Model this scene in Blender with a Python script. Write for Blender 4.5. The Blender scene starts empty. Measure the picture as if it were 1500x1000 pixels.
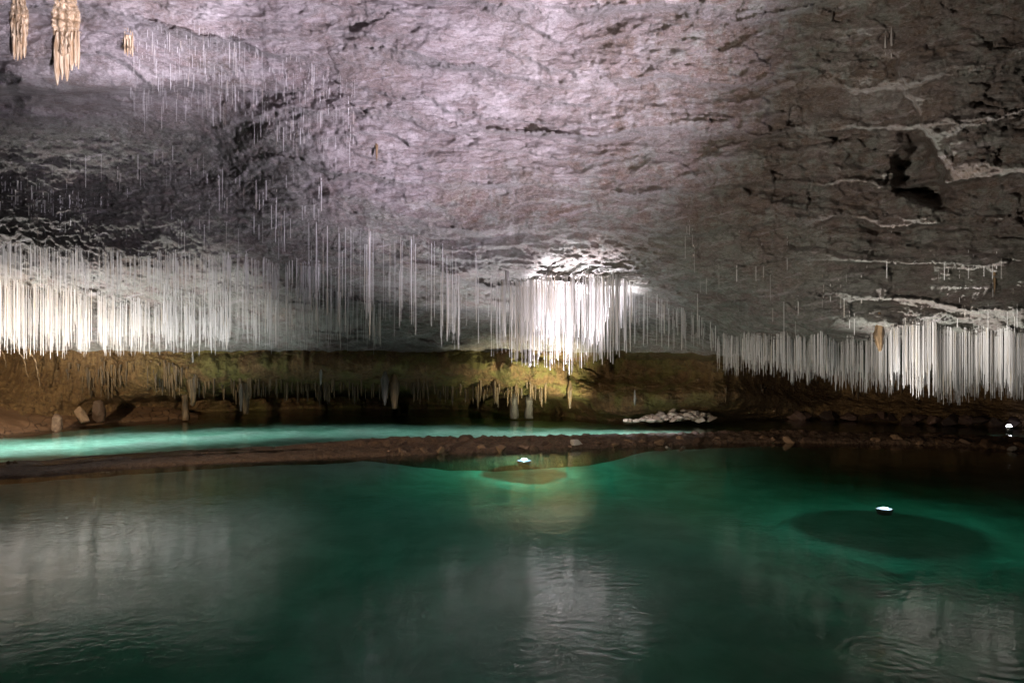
import bpy, math, random
import numpy as np
from mathutils import Vector, Matrix

S = bpy.context.scene
COL = S.collection
F, CU, CV, CAMH = 1120.0, 750.0, 500.0, 3.0      # focal length in photo pixels, photo centre, camera height (m)

# ------------------------------------------------------------------ camera, world, lights, exposure
cam_d = bpy.data.cameras.new('camera'); cam = bpy.data.objects.new('camera', cam_d); COL.objects.link(cam)
cam.location = (0, 0, CAMH); cam.rotation_euler = (math.radians(90), 0, 0)
cam_d.sensor_width = 36; cam_d.lens = 36 * F / 1500; cam_d.clip_start = .05; cam_d.clip_end = 300
S.camera = cam
W = bpy.data.worlds.new('World'); S.world = W; W.use_nodes = True
W.node_tree.nodes['Background'].inputs[0].default_value = (0, 0, 0, 1)
W.node_tree.nodes['Background'].inputs[1].default_value = 0.0
S.view_settings.view_transform = 'Standard'; S.view_settings.look = 'None'
S.view_settings.exposure = 0; S.view_settings.gamma = 1
S.cycles.use_denoising = True
S.cycles.max_bounces = 10; S.cycles.diffuse_bounces = 3; S.cycles.transparent_max_bounces = 16
S.cycles.caustics_reflective = False; S.cycles.caustics_refractive = False
S.cycles.sample_clamp_indirect = 4.0

def at(u, v, D):
    return Vector(((u - CU) / F * D, D, CAMH + (CV - v) / F * D))

COOL = (.93, .86, 1.0); WHITE = (.98, .92, 1.0); WARM = (1.0, .80, .55)
def spot(name, pos, target, power, angle, blend=.6, color=COOL, radius=.06):
    l = bpy.data.lights.new(name, 'SPOT'); l.energy = power; l.spot_size = math.radians(angle); l.spot_blend = blend
    l.color = color; l.shadow_soft_size = radius
    o = bpy.data.objects.new(name, l); COL.objects.link(o)
    pos = Vector(pos); o.location = pos
    o.rotation_euler = (Vector(target) - pos).to_track_quat('-Z', 'Y').to_euler()
    return o
def point(name, pos, power, color=COOL, radius=.06):
    l = bpy.data.lights.new(name, 'POINT'); l.energy = power; l.color = color; l.shadow_soft_size = radius
    o = bpy.data.objects.new(name, l); COL.objects.link(o); o.location = pos
    return o

LAMP_A = Vector((.32, 20.0, -.04)); LAMP_B = Vector((6.87, 14.1, -.05))
# lamps in the pools: a narrow beam up, and the wide light that the water's surface throws back down on the bed
spot('lamp_beam_centre', LAMP_A, at(842, 442, 19.6), 30000, 39, 1.0, WHITE, .03)
spot('lamp_spill_centre', LAMP_A, at(760, 450, 20.5), 2000, 110, .9, WHITE, .03)
spot('lamp_beam_right', LAMP_B, at(1400, 470, 14.0), 2000, 78, .9, (1, .93, .88), .03)
def down(name, pos, power, tilt=(0, 0, -1), angle=176, color=WHITE, radius=.008):
    return spot(name, pos, Vector(pos) + Vector(tilt), power, angle, .1, color, radius)
down('lamp_wash_centre', LAMP_A, 170)
down('lamp_wash_right', LAMP_B, 170)
spot('lamp_beam_left', at(-70, 668, 19.6), at(60, 440, 23.2), 3300, 80, .8, (1, .92, .92))
spot('lamp_beam_left_pool', at(215, 664, 20.2), at(260, 455, 23.6), 2400, 90, .9, (1, .93, .92), .03)
# unseen lights added under the rock lip to brighten the upper pool
for k, (u, y, z, pw) in enumerate([(-30, 21.4, 1.6, 170), (60, 22.0, 1.6, 170), (160, 22.9, 1.6, 150), (250, 23.8, 1.6, 105), (330, 24.6, 1.6, 68), (410, 25.2, 1.6, 46), (490, 25.5, 1.6, 40), (570, 25.5, 1.6, 40), (650, 25.3, 1.6, 46), (730, 25.0, 1.5, 52), (800, 24.7, 1.4, 58), (860, 24.5, 1.3, 72), (920, 24.4, 1.2, 100), (980, 24.4, 1.1, 100)]):
    spot('upper_pool_fill', ((u - CU) / F * y, y, z), ((u - CU) / F * y, y + .2, 0), pw, 148, .6, WHITE, .04)
spot('lamp_wall_middle', at(860, 638, 23.4), at(790, 540, 27), 2900, 64, .8, (1, .92, .62))
point('lamp_mound', at(1005, 641, 24.2), 22, (1, .9, .75))
# unseen floods, mostly from the visitors' side; some are fill added for brightness
spot('flood_ceiling', (6.0, 4.0, .5), at(590, 5, 15.5), 37000, 52, 1.0, (.93, .84, 1.0), .1)
spot('flood_ceiling_left', (1.0, 2.0, .6), at(130, -80, 14.5), 26000, 20, .5, COOL, .1)
spot('fill_ceiling_right', (-3.5, 2.0, .8), at(1130, 250, 15), 7000, 54, 1.0, (1, .90, .77), .1)  # added fill to brighten the right ceiling
spot('fill_pocket', (3.0, 2.0, .8), at(230, 270, 21), 500, 36, .9, (1, .96, .9), .1)  # dim fill added to lift the dark pocket
spot('fill_pool', (-2, -1, 5.5), (-4.5, 11, 0), 3300, 46, .9, (.95, 1, .98), .1)  # unseen fill added to brighten the lower pool's bed
spot('fill_pool_right', (2, -1, 5.5), (4.5, 11.5, 0), 2400, 46, .9, (.95, 1, .98), .1)  # right half of the added pool fill
spot('fill_dam', (-14, 12, 2.5), (-3.5, 19.3, .1), 4500, 46, .9, WARM, .1)  # warm fill added to brighten the dam
spot('flood_mud_bank', (-13.5, 16, 2.2), at(60, 590, 25), 3800, 75, .8, WARM, .1)

# ------------------------------------------------------------------ numpy helpers
rng = np.random.RandomState(7); random.seed(7)
_perm = rng.permutation(256); _perm = np.concatenate([_perm, _perm, _perm])
_grad = rng.normal(size=(256, 3)); _grad /= np.linalg.norm(_grad, axis=1)[:, None]
def perlin(p):
    p = np.asarray(p, float); i = np.floor(p).astype(int); f = p - i; i &= 255
    w = f * f * f * (f * (f * 6 - 15) + 10); out = 0
    for dx in (0, 1):
        for dy in (0, 1):
            for dz in (0, 1):
                h = _perm[_perm[_perm[i[..., 0] + dx] + i[..., 1] + dy] + i[..., 2] + dz]
                g = _grad[h]
                d = (f[..., 0] - dx) * g[..., 0] + (f[..., 1] - dy) * g[..., 1] + (f[..., 2] - dz) * g[..., 2]
                out = out + d * (w[..., 0] if dx else 1 - w[..., 0]) * (w[..., 1] if dy else 1 - w[..., 1]) * (w[..., 2] if dz else 1 - w[..., 2])
    return out * 1.5
def fbm(p, n=4, lac=2.1, gain=.5):
    a, s, o = 1.0, 0, 0
    for k in range(n):
        o = o + a * perlin(p * lac ** k + 17.3 * k); s += a; a *= gain
    return o / s
def ridged(p, n=4, lac=2.1, gain=.5):
    a, s, o = 1.0, 0, 0
    for k in range(n):
        o = o + a * (1 - 2 * np.abs(perlin(p * lac ** k + 9.1 * k))); s += a; a *= gain
    return o / s
def sst(a, b, x):
    t = np.clip((x - a) / (b - a), 0, 1); return t * t * (3 - 2 * t)
def facets(p, seed, k=1.0):
    """Piecewise tilted planes on a jittered cell grid: broken, blocky rock."""
    sh = p.shape[:-1]; p = p.reshape(-1, 3); r = np.random.RandomState(seed); tab = r.rand(256, 3); nt = r.normal(size=(256, 3)); of = r.uniform(-.5, .5, 256)
    i = np.floor(p).astype(int); best = np.full(len(p), 9.0); out = np.zeros(len(p))
    for dx in (-1, 0, 1):
        for dy in (-1, 0, 1):
            for dz in (-1, 0, 1):
                c = i + [dx, dy, dz]; h = _perm[_perm[_perm[c[:, 0] & 255] + (c[:, 1] & 255)] + (c[:, 2] & 255)]
                e = p - (c + tab[h]); d2 = np.sum(e * e, 1); m = d2 < best
                best = np.where(m, d2, best); out = np.where(m, np.sum(e * nt[h], 1) * .5 * k + of[h], out)
    return out.reshape(sh)
class RBF:
    def __init__(s, pts, sv=1.6):
        s.sv = sv
        p = np.array(pts, float); s.x = p[:, :2] * [1 / 300, sv / 300]; n = len(p)
        r = np.linalg.norm(s.x[:, None] - s.x[None], axis=2)
        A = np.zeros((n + 3, n + 3)); A[:n, :n] = r + np.eye(n) * -.02
        A[:n, n] = 1; A[:n, n + 1:] = s.x; A[n, :n] = 1; A[n + 1:, :n] = s.x.T
        s.w = np.linalg.solve(A, np.concatenate([p[:, 2], [0, 0, 0]]))
    def __call__(s, u, v):
        q = np.stack([np.asarray(u) / 300, np.asarray(v) * s.sv / 300], -1); n = len(s.x)
        o = s.w[n] + q[..., 0] * s.w[n + 1] + q[..., 1] * s.w[n + 2]
        for k in range(n):
            o = o + s.w[k] * np.sqrt((q[..., 0] - s.x[k, 0]) ** 2 + (q[..., 1] - s.x[k, 1]) ** 2)
        return o
def world(u, v, D):
    return np.stack([(u - CU) / F * D, D, CAMH + (CV - v) / F * D], -1)
def lin(u, pts):
    p = np.array(pts, float); return np.interp(u, p[:, 0], p[:, 1])

def mesh_obj(name, verts, faces, mat=None, parent=None, smooth=True, data_only=False):
    me = bpy.data.meshes.new(name)
    v = np.asarray(verts, np.float32).reshape(-1, 3); f = np.asarray(faces, np.int32)
    me.vertices.add(len(v)); me.vertices.foreach_set('co', v.ravel())
    k = f.shape[1]
    me.loops.add(f.size); me.loops.foreach_set('vertex_index', f.ravel())
    me.polygons.add(len(f)); me.polygons.foreach_set('loop_start', np.arange(0, f.size, k, dtype=np.int32))
    me.polygons.foreach_set('loop_total', np.full(len(f), k, np.int32))
    me.polygons.foreach_set('use_smooth', np.full(len(f), smooth, bool))
    me.update(calc_edges=True)
    if mat: me.materials.append(mat)
    if data_only: return me
    return link(name, me, parent)
def link(name, me, parent=None):
    o = bpy.data.objects.new(name, me); COL.objects.link(o)
    if parent: o.parent = parent
    return o
def grid_faces(nr, nc, wrap=False):
    r, c = np.meshgrid(np.arange(nr - 1), np.arange(nc if wrap else nc - 1), indexing='ij'); d = (c + 1) % nc
    return np.stack([r * nc + c, r * nc + d, (r + 1) * nc + d, (r + 1) * nc + c], -1).reshape(-1, 4)
def set_attr(o, name, arr):
    a = o.data.attributes.new(name, 'FLOAT_COLOR', 'POINT')
    arr = np.concatenate([arr, np.ones(arr.shape[:-1] + (1,))], -1) if arr.shape[-1] == 3 else arr
    a.data.foreach_set('color', arr.astype(np.float32).ravel())
def tag(o, label=None, cat=None, group=None, kind=None):
    for k, x in (('label', label), ('category', cat), ('group', group), ('kind', kind)):
        if x: o[k] = x
    return o
def empty(name, loc, label, cat, group=None, rz=0):
    o = bpy.data.objects.new(name, None); COL.objects.link(o); o.location = loc; o.rotation_euler = (0, 0, rz)
    return tag(o, label, cat, group)

# ------------------------------------------------------------------ materials
class N:
    def __init__(s, name):
        s.m = bpy.data.materials.new(name); s.m.use_nodes = True; s.t = s.m.node_tree; s.t.nodes.clear()
        s.out = s.new('ShaderNodeOutputMaterial')
    def new(s, typ, **kw):
        n = s.t.nodes.new(typ)
        for k, x in kw.items(): setattr(n, k, x)
        return n
    def l(s, a, b): s.t.links.new(a, b)
    def put(s, sock, x):
        if hasattr(x, 'is_output'): s.l(x, sock)
        elif x is not None:
            if isinstance(x, tuple) and len(x) == 3 and sock.type == 'RGBA': x = x + (1,)
            sock.default_value = x
    def coord(s, scale=(1, 1, 1), warp=None):
        g = s.new('ShaderNodeNewGeometry'); o = g.outputs['Position']
        m = s.new('ShaderNodeMapping'); m.inputs['Scale'].default_value = scale; s.l(o, m.inputs['Vector']); o = m.outputs[0]
        return o
    def noise(s, vec, scale, detail=4, rough=.55, dist=0.0):
        n = s.new('ShaderNodeTexNoise'); n.inputs['Scale'].default_value = scale; n.inputs['Detail'].default_value = detail
        n.inputs['Roughness'].default_value = rough; n.inputs['Distortion'].default_value = dist; s.l(vec, n.inputs['Vector']); return n.outputs['Fac']
    def voro(s, vec, scale, feature='F1'):
        n = s.new('ShaderNodeTexVoronoi'); n.feature = feature; n.inputs['Scale'].default_value = scale; s.l(vec, n.inputs['Vector']); return n.outputs['Distance']
    def ramp(s, x, a, b, lo=0.0, hi=1.0):
        n = s.new('ShaderNodeMapRange'); n.interpolation_type = 'SMOOTHSTEP'
        s.put(n.inputs[0], x); n.inputs[1].default_value = a; n.inputs[2].default_value = b
        n.inputs[3].default_value = lo; n.inputs[4].default_value = hi; return n.outputs[0]
    def math(s, op, a, b=None, c=None):
        n = s.new('ShaderNodeMath', operation=op)
        for k, x in enumerate((a, b, c)):
            if x is not None: s.put(n.inputs[k], x)
        return n.outputs[0]
    def mix(s, f, a, b):
        n = s.new('ShaderNodeMix', data_type='RGBA'); s.put(n.inputs[0], f); s.put(n.inputs[6], a); s.put(n.inputs[7], b); return n.outputs[2]
    def bump(s, h, strength, dist, normal=None):
        n = s.new('ShaderNodeBump'); n.inputs['Strength'].default_value = strength; n.inputs['Distance'].default_value = dist
        s.l(h, n.inputs['Height'])
        if normal: s.l(normal, n.inputs['Normal'])
        return n.outputs[0]
    def bsdf(s, color, rough=.7, spec=.4, normal=None, **kw):
        b = s.new('ShaderNodeBsdfPrincipled'); s.put(b.inputs['Base Color'], color); s.put(b.inputs['Roughness'], rough)
        s.put(b.inputs['Specular IOR Level'], spec)
        if normal: s.l(normal, b.inputs['Normal'])
        for k, x in kw.items(): s.put(b.inputs[k.replace('_', ' ')], x)
        s.l(b.outputs[0], s.out.inputs['Surface']); return b

def rock_material():
    n = N('limestone'); c = n.coord(); st = n.coord((1, 1, 4.5)); drip = n.coord((3.2, 3.2, .5))
    a = n.new('ShaderNodeAttribute'); a.attribute_name = 'mineral'
    sp = n.new('ShaderNodeSeparateColor'); n.l(a.outputs['Color'], sp.inputs[0]); br, gr, pk = sp.outputs
    big = n.noise(c, .9, 5, .6, .5); mid = n.noise(c, 3.5, 5, .65, .4); fine = n.noise(st, 14, 4, .7); dr = n.noise(drip, 1.6, 5, .6, .3)
    grey = n.mix(n.ramp(big, .3, .7), (.34, .285, .29), (.62, .56, .57))
    green = n.mix(mid, (.19, .20, .165), (.36, .37, .33))
    col = n.mix(gr, grey, green)
    bm = n.math('MULTIPLY', br, n.ramp(n.math('ADD', n.math('MULTIPLY', n.noise(n.coord((1, 1, 1.7)), 1.1, 7, .7, .3), .6), n.math('MULTIPLY', dr, .4)), .42, .56))
    col = n.mix(bm, col, n.mix(mid, (.10, .058, .034), (.23, .145, .095)))
    col = n.mix(n.ramp(n.noise(n.coord((1, 1, 1.8)), 1.7, 7, .72, .2), .46, .62, 0, .75), col, n.mix(mid, (.15, .10, .085), (.34, .25, .23)))
    # algae and manganese blotches, plus shade painted over the upper-left pocket
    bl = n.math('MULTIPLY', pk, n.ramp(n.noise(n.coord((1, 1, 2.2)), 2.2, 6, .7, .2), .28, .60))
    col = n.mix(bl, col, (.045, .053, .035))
    e = n.new('ShaderNodeAttribute'); e.attribute_name = 'bedding'; se = n.new('ShaderNodeSeparateColor'); n.l(e.outputs['Color'], se.inputs[0])
    bedn = n.new('ShaderNodeMapping'); bedn.inputs['Rotation'].default_value = (0, math.radians(12), 0); g2 = n.new('ShaderNodeNewGeometry'); n.l(g2.outputs['Position'], bedn.inputs['Vector'])
    bm2 = n.new('ShaderNodeMapping'); bm2.inputs['Scale'].default_value = (.45, .45, 4.5); n.l(bedn.outputs[0], bm2.inputs['Vector'])
    bed = n.noise(bm2.outputs[0], 1.6, 7, .72, .15)
    col = n.mix(n.ramp(bed, .50, .62, 0, .55), col, (.16, .125, .115)); col = n.mix(n.ramp(bed, .44, .34, 0, .5), col, (.60, .54, .57))
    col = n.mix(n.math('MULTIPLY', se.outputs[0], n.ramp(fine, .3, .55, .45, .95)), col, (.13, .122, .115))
    col = n.mix(n.math('MULTIPLY', se.outputs[1], .05), col, (.48, .46, .43))  # lamp light on the right ledges' undersides, put into the colour
    # thin dark joints and pale calcite veins
    vn = n.math('ABSOLUTE', n.math('SUBTRACT', n.noise(st, 1.1, 5, .7, .3), .5))
    col = n.mix(n.ramp(vn, .008, .0, 0, .45), col, (.06, .045, .04))
    vn2 = n.math('ABSOLUTE', n.math('SUBTRACT', n.noise(c, 2.2, 6, .75, .3), .52))
    col = n.mix(n.ramp(vn2, .012, .0, 0, .3), col, (.62, .58, .60))
    col = n.mix(n.ramp(fine, .35, .7, 0, .35), col, n.mix(.5, col, (.75, .70, .72)))
    gr_ = n.noise(n.coord((1, 1, 1.6)), 24, 5, .8)
    col = n.mix(n.ramp(gr_, .52, .68, 0, .55), col, (.07, .055, .05)); col = n.mix(n.ramp(gr_, .46, .32, 0, .5), col, (.68, .63, .64))
    h = n.math('ADD', n.math('MULTIPLY', n.noise(n.coord((1, 1, 2.6)), 5, 8, .75), 1.0), n.math('MULTIPLY', n.noise(st, 11, 4, .7), .35))
    nm = n.bump(h, 1.0, .19)
    n.bsdf(col, n.ramp(n.noise(c, 5, 3), .4, .65, .38, .75), .5, nm)
    return n.m
def ochre_material(name='ochre_rock', base=(.12, .065, .025), base2=(.22, .135, .055), green=(.13, .125, .03), gamt=.8, dark=.6):
    n = N(name); c = n.coord(); drip = n.coord((4, 4, .7))
    a = n.noise(c, 1.1, 5, .6, .6); b = n.noise(drip, 2.2, 5, .65, .5); f = n.noise(c, 9, 5, .7)
    col = n.mix(n.ramp(b, .35, .68), base, base2)
    sx = n.new('ShaderNodeSeparateXYZ'); n.l(n.new('ShaderNodeNewGeometry').outputs['Position'], sx.inputs[0])
    zone = n.math('MULTIPLY', n.ramp(sx.outputs[0], -14.0, -9.5), n.ramp(sx.outputs[0], 9.0, 4.5))
    col = n.mix(n.math('MULTIPLY', n.math('MULTIPLY', n.ramp(a, .42, .6), gamt), zone), col, green)
    col = n.mix(n.ramp(f, .5, .66, 0, dark), col, (.03, .017, .009))
    col = n.mix(n.ramp(n.noise(c, 22, 3, .7), .6, .72, 0, .5), col, (.36, .26, .14))
    h = n.math('ADD', n.noise(drip, 3.0, 5, .7), n.math('MULTIPLY', f, .7))
    n.bsdf(col, .6, .4, n.bump(h, 1.0, .12)); return n.m
def mud_material():
    n = N('cracked_mud'); c = n.coord()
    w = n.new('ShaderNodeVectorMath', operation='ADD'); n.l(c, w.inputs[0])
    nz = n.new('ShaderNodeTexNoise'); nz.inputs['Scale'].default_value = 2.5; n.l(c, nz.inputs['Vector'])
    sc = n.new('ShaderNodeVectorMath', operation='SCALE'); sc.inputs[3].default_value = .35; n.l(nz.outputs['Color'], sc.inputs[0]); n.l(sc.outputs[0], w.inputs[1])
    d = n.voro(w.outputs[0], 2.6, 'DISTANCE_TO_EDGE'); m = n.ramp(n.noise(c, .5, 2), .42, .55)
    cr = n.math('MULTIPLY', n.ramp(d, .035, .0), m)
    col = n.mix(n.noise(c, 1.4, 5, .6), (.085, .045, .022), (.20, .115, .062))
    col = n.mix(cr, col, (.02, .011, .007))
    h = n.math('SUBTRACT', n.math('MULTIPLY', n.noise(c, 8, 5, .65), .4), cr)
    n.bsdf(col, .55, .4, n.bump(h, .8, .06)); return n.m
def stone_material(name, c1, c2, rough=.65):
    n = N(name); tc = n.coord(); oi = n.new('ShaderNodeObjectInfo')
    f = n.math('ADD', n.noise(tc, 7, 5, .65), n.math('MULTIPLY', n.math('SUBTRACT', oi.outputs['Random'], .5), .7))
    col = n.mix(n.ramp(f, .2, .85), c1, c2)
    col = n.mix(n.ramp(n.noise(tc, 26, 3, .7), .58, .7, 0, .6), col, (.04, .025, .015))
    n.bsdf(col, rough, .4, n.bump(n.noise(tc, 14, 5, .7), .8, .03)); return n.m
def straw_material():
    n = N('calcite_straw'); c = n.coord((1, 1, .35))
    f = n.noise(n.coord((6, 6, .25)), 3, 3, .6)
    col = n.mix(n.ramp(f, .5, .72), (.84, .82, .82), (.70, .60, .46))
    col = n.mix(n.ramp(n.noise(n.coord((9, 9, .4)), 4, 3), .52, .7, 0, .8), col, (.86, .84, .86))
    b = n.bsdf(col, .3, .5, n.bump(n.noise(c, 40, 2), .3, .01))
    t = n.new('ShaderNodeBsdfTranslucent'); n.l(col, t.inputs[0]); mx = n.new('ShaderNodeMixShader'); mx.inputs[0].default_value = .45
    n.l(b.outputs[0], mx.inputs[1]); n.l(t.outputs[0], mx.inputs[2]); n.l(mx.outputs[0], n.out.inputs['Surface']); return n.m
def calcite_material(name, c1, c2):
    n = N(name); c = n.coord((7, 7, .8)); f = n.noise(c, 2.5, 5, .6, .4)
    n.bsdf(n.mix(n.ramp(f, .35, .65), c1, c2), .5, .45, n.bump(f, .9, .06)); return n.m
def water_material(name, absorb, density, rings, chop=1.0, ior=1.30):
    n = N(name); g = n.new('ShaderNodeNewGeometry'); P = g.outputs['Position']
    c = n.coord((1, 1.0, 1))
    h = n.math('MULTIPLY', n.noise(c, 7.0, 3, .55, .3), .0036 * chop)
    h = n.math('ADD', h, n.math('MULTIPLY', n.noise(n.coord((1, 1.5, 1)), 1.2, 3, .5), .0050 * chop))
    wob = n.math('MULTIPLY', n.noise(c, .9, 3, .6), .35); brk = n.ramp(n.noise(c, 1.4, 2, .5), .42, .6)
    sx = n.new('ShaderNodeSeparateXYZ'); n.l(P, sx.inputs[0])
    for (x, y, r, wl, amp) in rings:
        dx = n.math('SUBTRACT', sx.outputs[0], x); dy = n.math('SUBTRACT', sx.outputs[1], y)
        d = n.math('SQRT', n.math('ADD', n.math('MULTIPLY', dx, dx), n.math('MULTIPLY', dy, dy)))
        d = n.math('ADD', d, wob); amp = amp * .13; s = n.math('SINE', n.math('MULTIPLY', d, 2 * math.pi / wl))
        env = n.math('MULTIPLY', n.math('MULTIPLY', n.ramp(d, r, r * .55), brk), n.ramp(d, r * .05, r * .45))
        h = n.math('ADD', h, n.math('MULTIPLY', n.math('MULTIPLY', s, env), amp))
    nm = n.bump(h, 1.0, 1.0)
    fr = n.new('ShaderNodeFresnel'); fr.inputs['IOR'].default_value = ior; n.l(nm, fr.inputs['Normal'])
    gl = n.new('ShaderNodeBsdfGlossy'); gl.inputs['Roughness'].default_value = .03; gl.inputs['Color'].default_value = (1, 1, 1, 1); n.l(nm, gl.inputs['Normal'])
    tr = n.new('ShaderNodeBsdfTransparent')
    mx = n.new('ShaderNodeMixShader'); n.l(fr.outputs[0], mx.inputs[0]); n.l(tr.outputs[0], mx.inputs[1]); n.l(gl.outputs[0], mx.inputs[2])
    n.l(mx.outputs[0], n.out.inputs['Surface'])
    va = n.new('ShaderNodeVolumeAbsorption'); va.inputs['Color'].default_value = absorb + (1,); va.inputs['Density'].default_value = density
    n.l(va.outputs[0], n.out.inputs['Volume'])
    return n.m
def floor_material():
    n = N('pool_bed'); c = n.coord(); f = n.noise(c, 1.2, 5, .6, .4)
    col = n.mix(n.ramp(f, .35, .65), (.40, .42, .36), (.54, .56, .50))
    col = n.mix(n.ramp(n.noise(c, .35, 3), .5, .62, 0, .25), col, (.28, .28, .2))
    at_ = n.new('ShaderNodeAttribute'); at_.attribute_name = 'calcite'
    col = n.mix(at_.outputs['Fac'], col, n.mix(n.ramp(n.noise(n.coord((1, 2.5, 1)), 2.5, 5, .65), .4, .62), (.55, .57, .52), (.80, .81, .77)))
    n.bsdf(col, .9, .1, n.bump(f, .5, .1)); return n.m
def plain(name, col, rough=.5, metal=0.0):
    n = N(name); f = n.noise(n.coord(), 30, 3)
    n.bsdf(n.mix(f, tuple(x * .8 for x in col), col), rough, .4, None, Metallic=metal); return n.m
def glow(name, col, strength):
    n = N(name); e = n.new('ShaderNodeEmission'); e.inputs[0].default_value = col + (1,); e.inputs[1].default_value = strength
    n.l(e.outputs[0], n.out.inputs['Surface']); return n.m

M_ROCK = rock_material(); M_OCHRE = ochre_material(); M_MUD = mud_material(); M_STRAW = straw_material()
M_STONE = stone_material('dam_stone', (.07, .035, .018), (.26, .15, .08))
M_PALE = stone_material('pale_stone', (.20, .15, .11), (.46, .39, .32))
M_TAN = calcite_material('tan_calcite', (.32, .21, .115), (.60, .48, .34)); M_GREYCAL = calcite_material('grey_calcite', (.20, .18, .17), (.45, .42, .42))
M_BROWN = calcite_material('brown_calcite', (.035, .022, .010), (.14, .085, .035)); M_WHITECAL = calcite_material('white_calcite', (.15, .14, .13), (.34, .32, .30)); M_OCHRECAL = calcite_material('ochre_calcite', (.09, .055, .028), (.26, .17, .09)); M_DARKCAL = calcite_material('dark_calcite', (.03, .026, .022), (.10, .085, .07))
M_BED = floor_material()
M_LENS = glow('lamp_lens', (.93, .92, 1.0), 25.0); M_HALO = glow('lamp_halo', (.66, .66, 1.0), 2.2); M_STEEL = plain('lamp_steel', (.25, .25, .26), .35, .9); M_BLACK = plain('black_rubber', (.02, .02, .02))

# ------------------------------------------------------------------ the ceiling
ceil = RBF([
 (-900,-900,9),(0,-900,8),(750,-900,8),(1500,-900,7.5),(2400,-900,9),(-900,-300,13),(2400,-300,11),(-900,200,20),(2400,200,14),(-900,500,26),(2400,520,16),
 (0,-400,11.5),(750,-400,11),(1500,-400,9.5),
 (0,-40,14.6),(300,-40,14.6),(750,-40,14.2),(1100,-40,13),(1500,-40,12),
 (0,125,16),(170,125,16),(330,110,16.2),(450,130,16.3),(750,130,15.8),(1100,130,14.5),(1300,130,14),(1500,130,13),
 (0,185,19.5),(150,190,20.2),(300,185,19.4),(390,200,17.6),
 (0,260,21.2),(150,260,22.0),(300,260,21.2),(410,270,19.2),(520,250,17.3),(750,250,17),(900,250,16.5),(1100,250,15.4),(1300,250,14.8),(1500,250,13.5),
 (0,330,21.4),(200,330,21.8),(400,340,20.5),(550,335,19),(750,330,18),(900,330,17.2),(1100,330,15.8),(1300,330,15.0),(1500,330,14),
 (0,390,22),(200,390,22),(450,390,21.4),(600,390,20.6),(700,395,19.6),(820,385,18.5),(930,395,18.2),(1000,395,17.5),(1150,390,16),(1300,390,15),(1500,390,14),
 (0,440,23.3),(200,440,23.5),(400,440,23.8),(600,440,23.3),(700,440,22.2),(820,440,20.6),(930,440,20.4),(1000,440,19.4),(1150,440,16.6),(1300,440,15),(1500,440,14),
 (0,480,25),(200,480,25.4),(400,480,26),(700,480,25.6),(820,480,24.6),(920,480,23.8),(1000,480,22.2),(1100,480,18),(1200,480,16),(1300,480,15),(1500,478,14.2),
 (0,515,27),(400,515,27.5),(700,515,27.5),(900,515,27),(1000,515,25.5),(1100,520,22.5),(1200,535,20.5),(1300,545,20),(1500,560,20)])
def vlip(u): return lin(u, [(-900, 512), (950, 515), (1050, 520), (1180, 535), (1300, 546), (1500, 562), (2400, 570)]) + 3.5 * perlin(np.stack([np.asarray(u) / 34.0, np.asarray(u) * 0 + .4, np.asarray(u) * 0], -1)) + 2 * perlin(np.stack([np.asarray(u) / 9.0, np.asarray(u) * 0 + 5.4, np.asarray(u) * 0], -1))
uu = np.concatenate([np.linspace(-900, -70, 60), np.arange(-60, 1562, 2.0), np.linspace(1572, 2400, 60)])
tt = np.concatenate([np.linspace(0, .60, 70, endpoint=False), np.linspace(.60, 1, 300)])
def v_of(u, t):       # rows run from high overhead down to the lip
    return -900 + (vlip(u) + 900) * t
U, T = np.meshgrid(uu, tt); V = v_of(U, T)
def strata(p, dip, spacing, seed, sharp=.14, warp=1.0):
    """One set of beds: saw-tooth ledges (undercut below, vertical face above) with uneven beds; also where the joints run."""
    w = fbm(p * [.22, .22, .45] + seed, 3) * .65 + fbm(p * [1.1, 1.1, 2.2] + seed * 2, 5, 2.2, .62) * .16 * warp
    s = (p[..., 2] + dip * p[..., 0] + w) / spacing
    i = np.floor(s); f = s - i; h = _perm[(i.astype(int) + int(seed * 10)) & 255] / 255.0
    k = np.clip(.25 + 1.1 * h + 1.6 * perlin(np.stack([p[..., 0] * .5, i * 3.7, p[..., 1] * .5 + seed], -1)), 0, 1.5)
    f2 = np.where(f > 1 - sharp, (1 - sharp) * (1 - (f - (1 - sharp)) / sharp), f)
    return (f2 - .5) * k, np.clip(k, 0, 1) * sst(1 - sharp * 1.6, 1 - sharp * .3, f)
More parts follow.
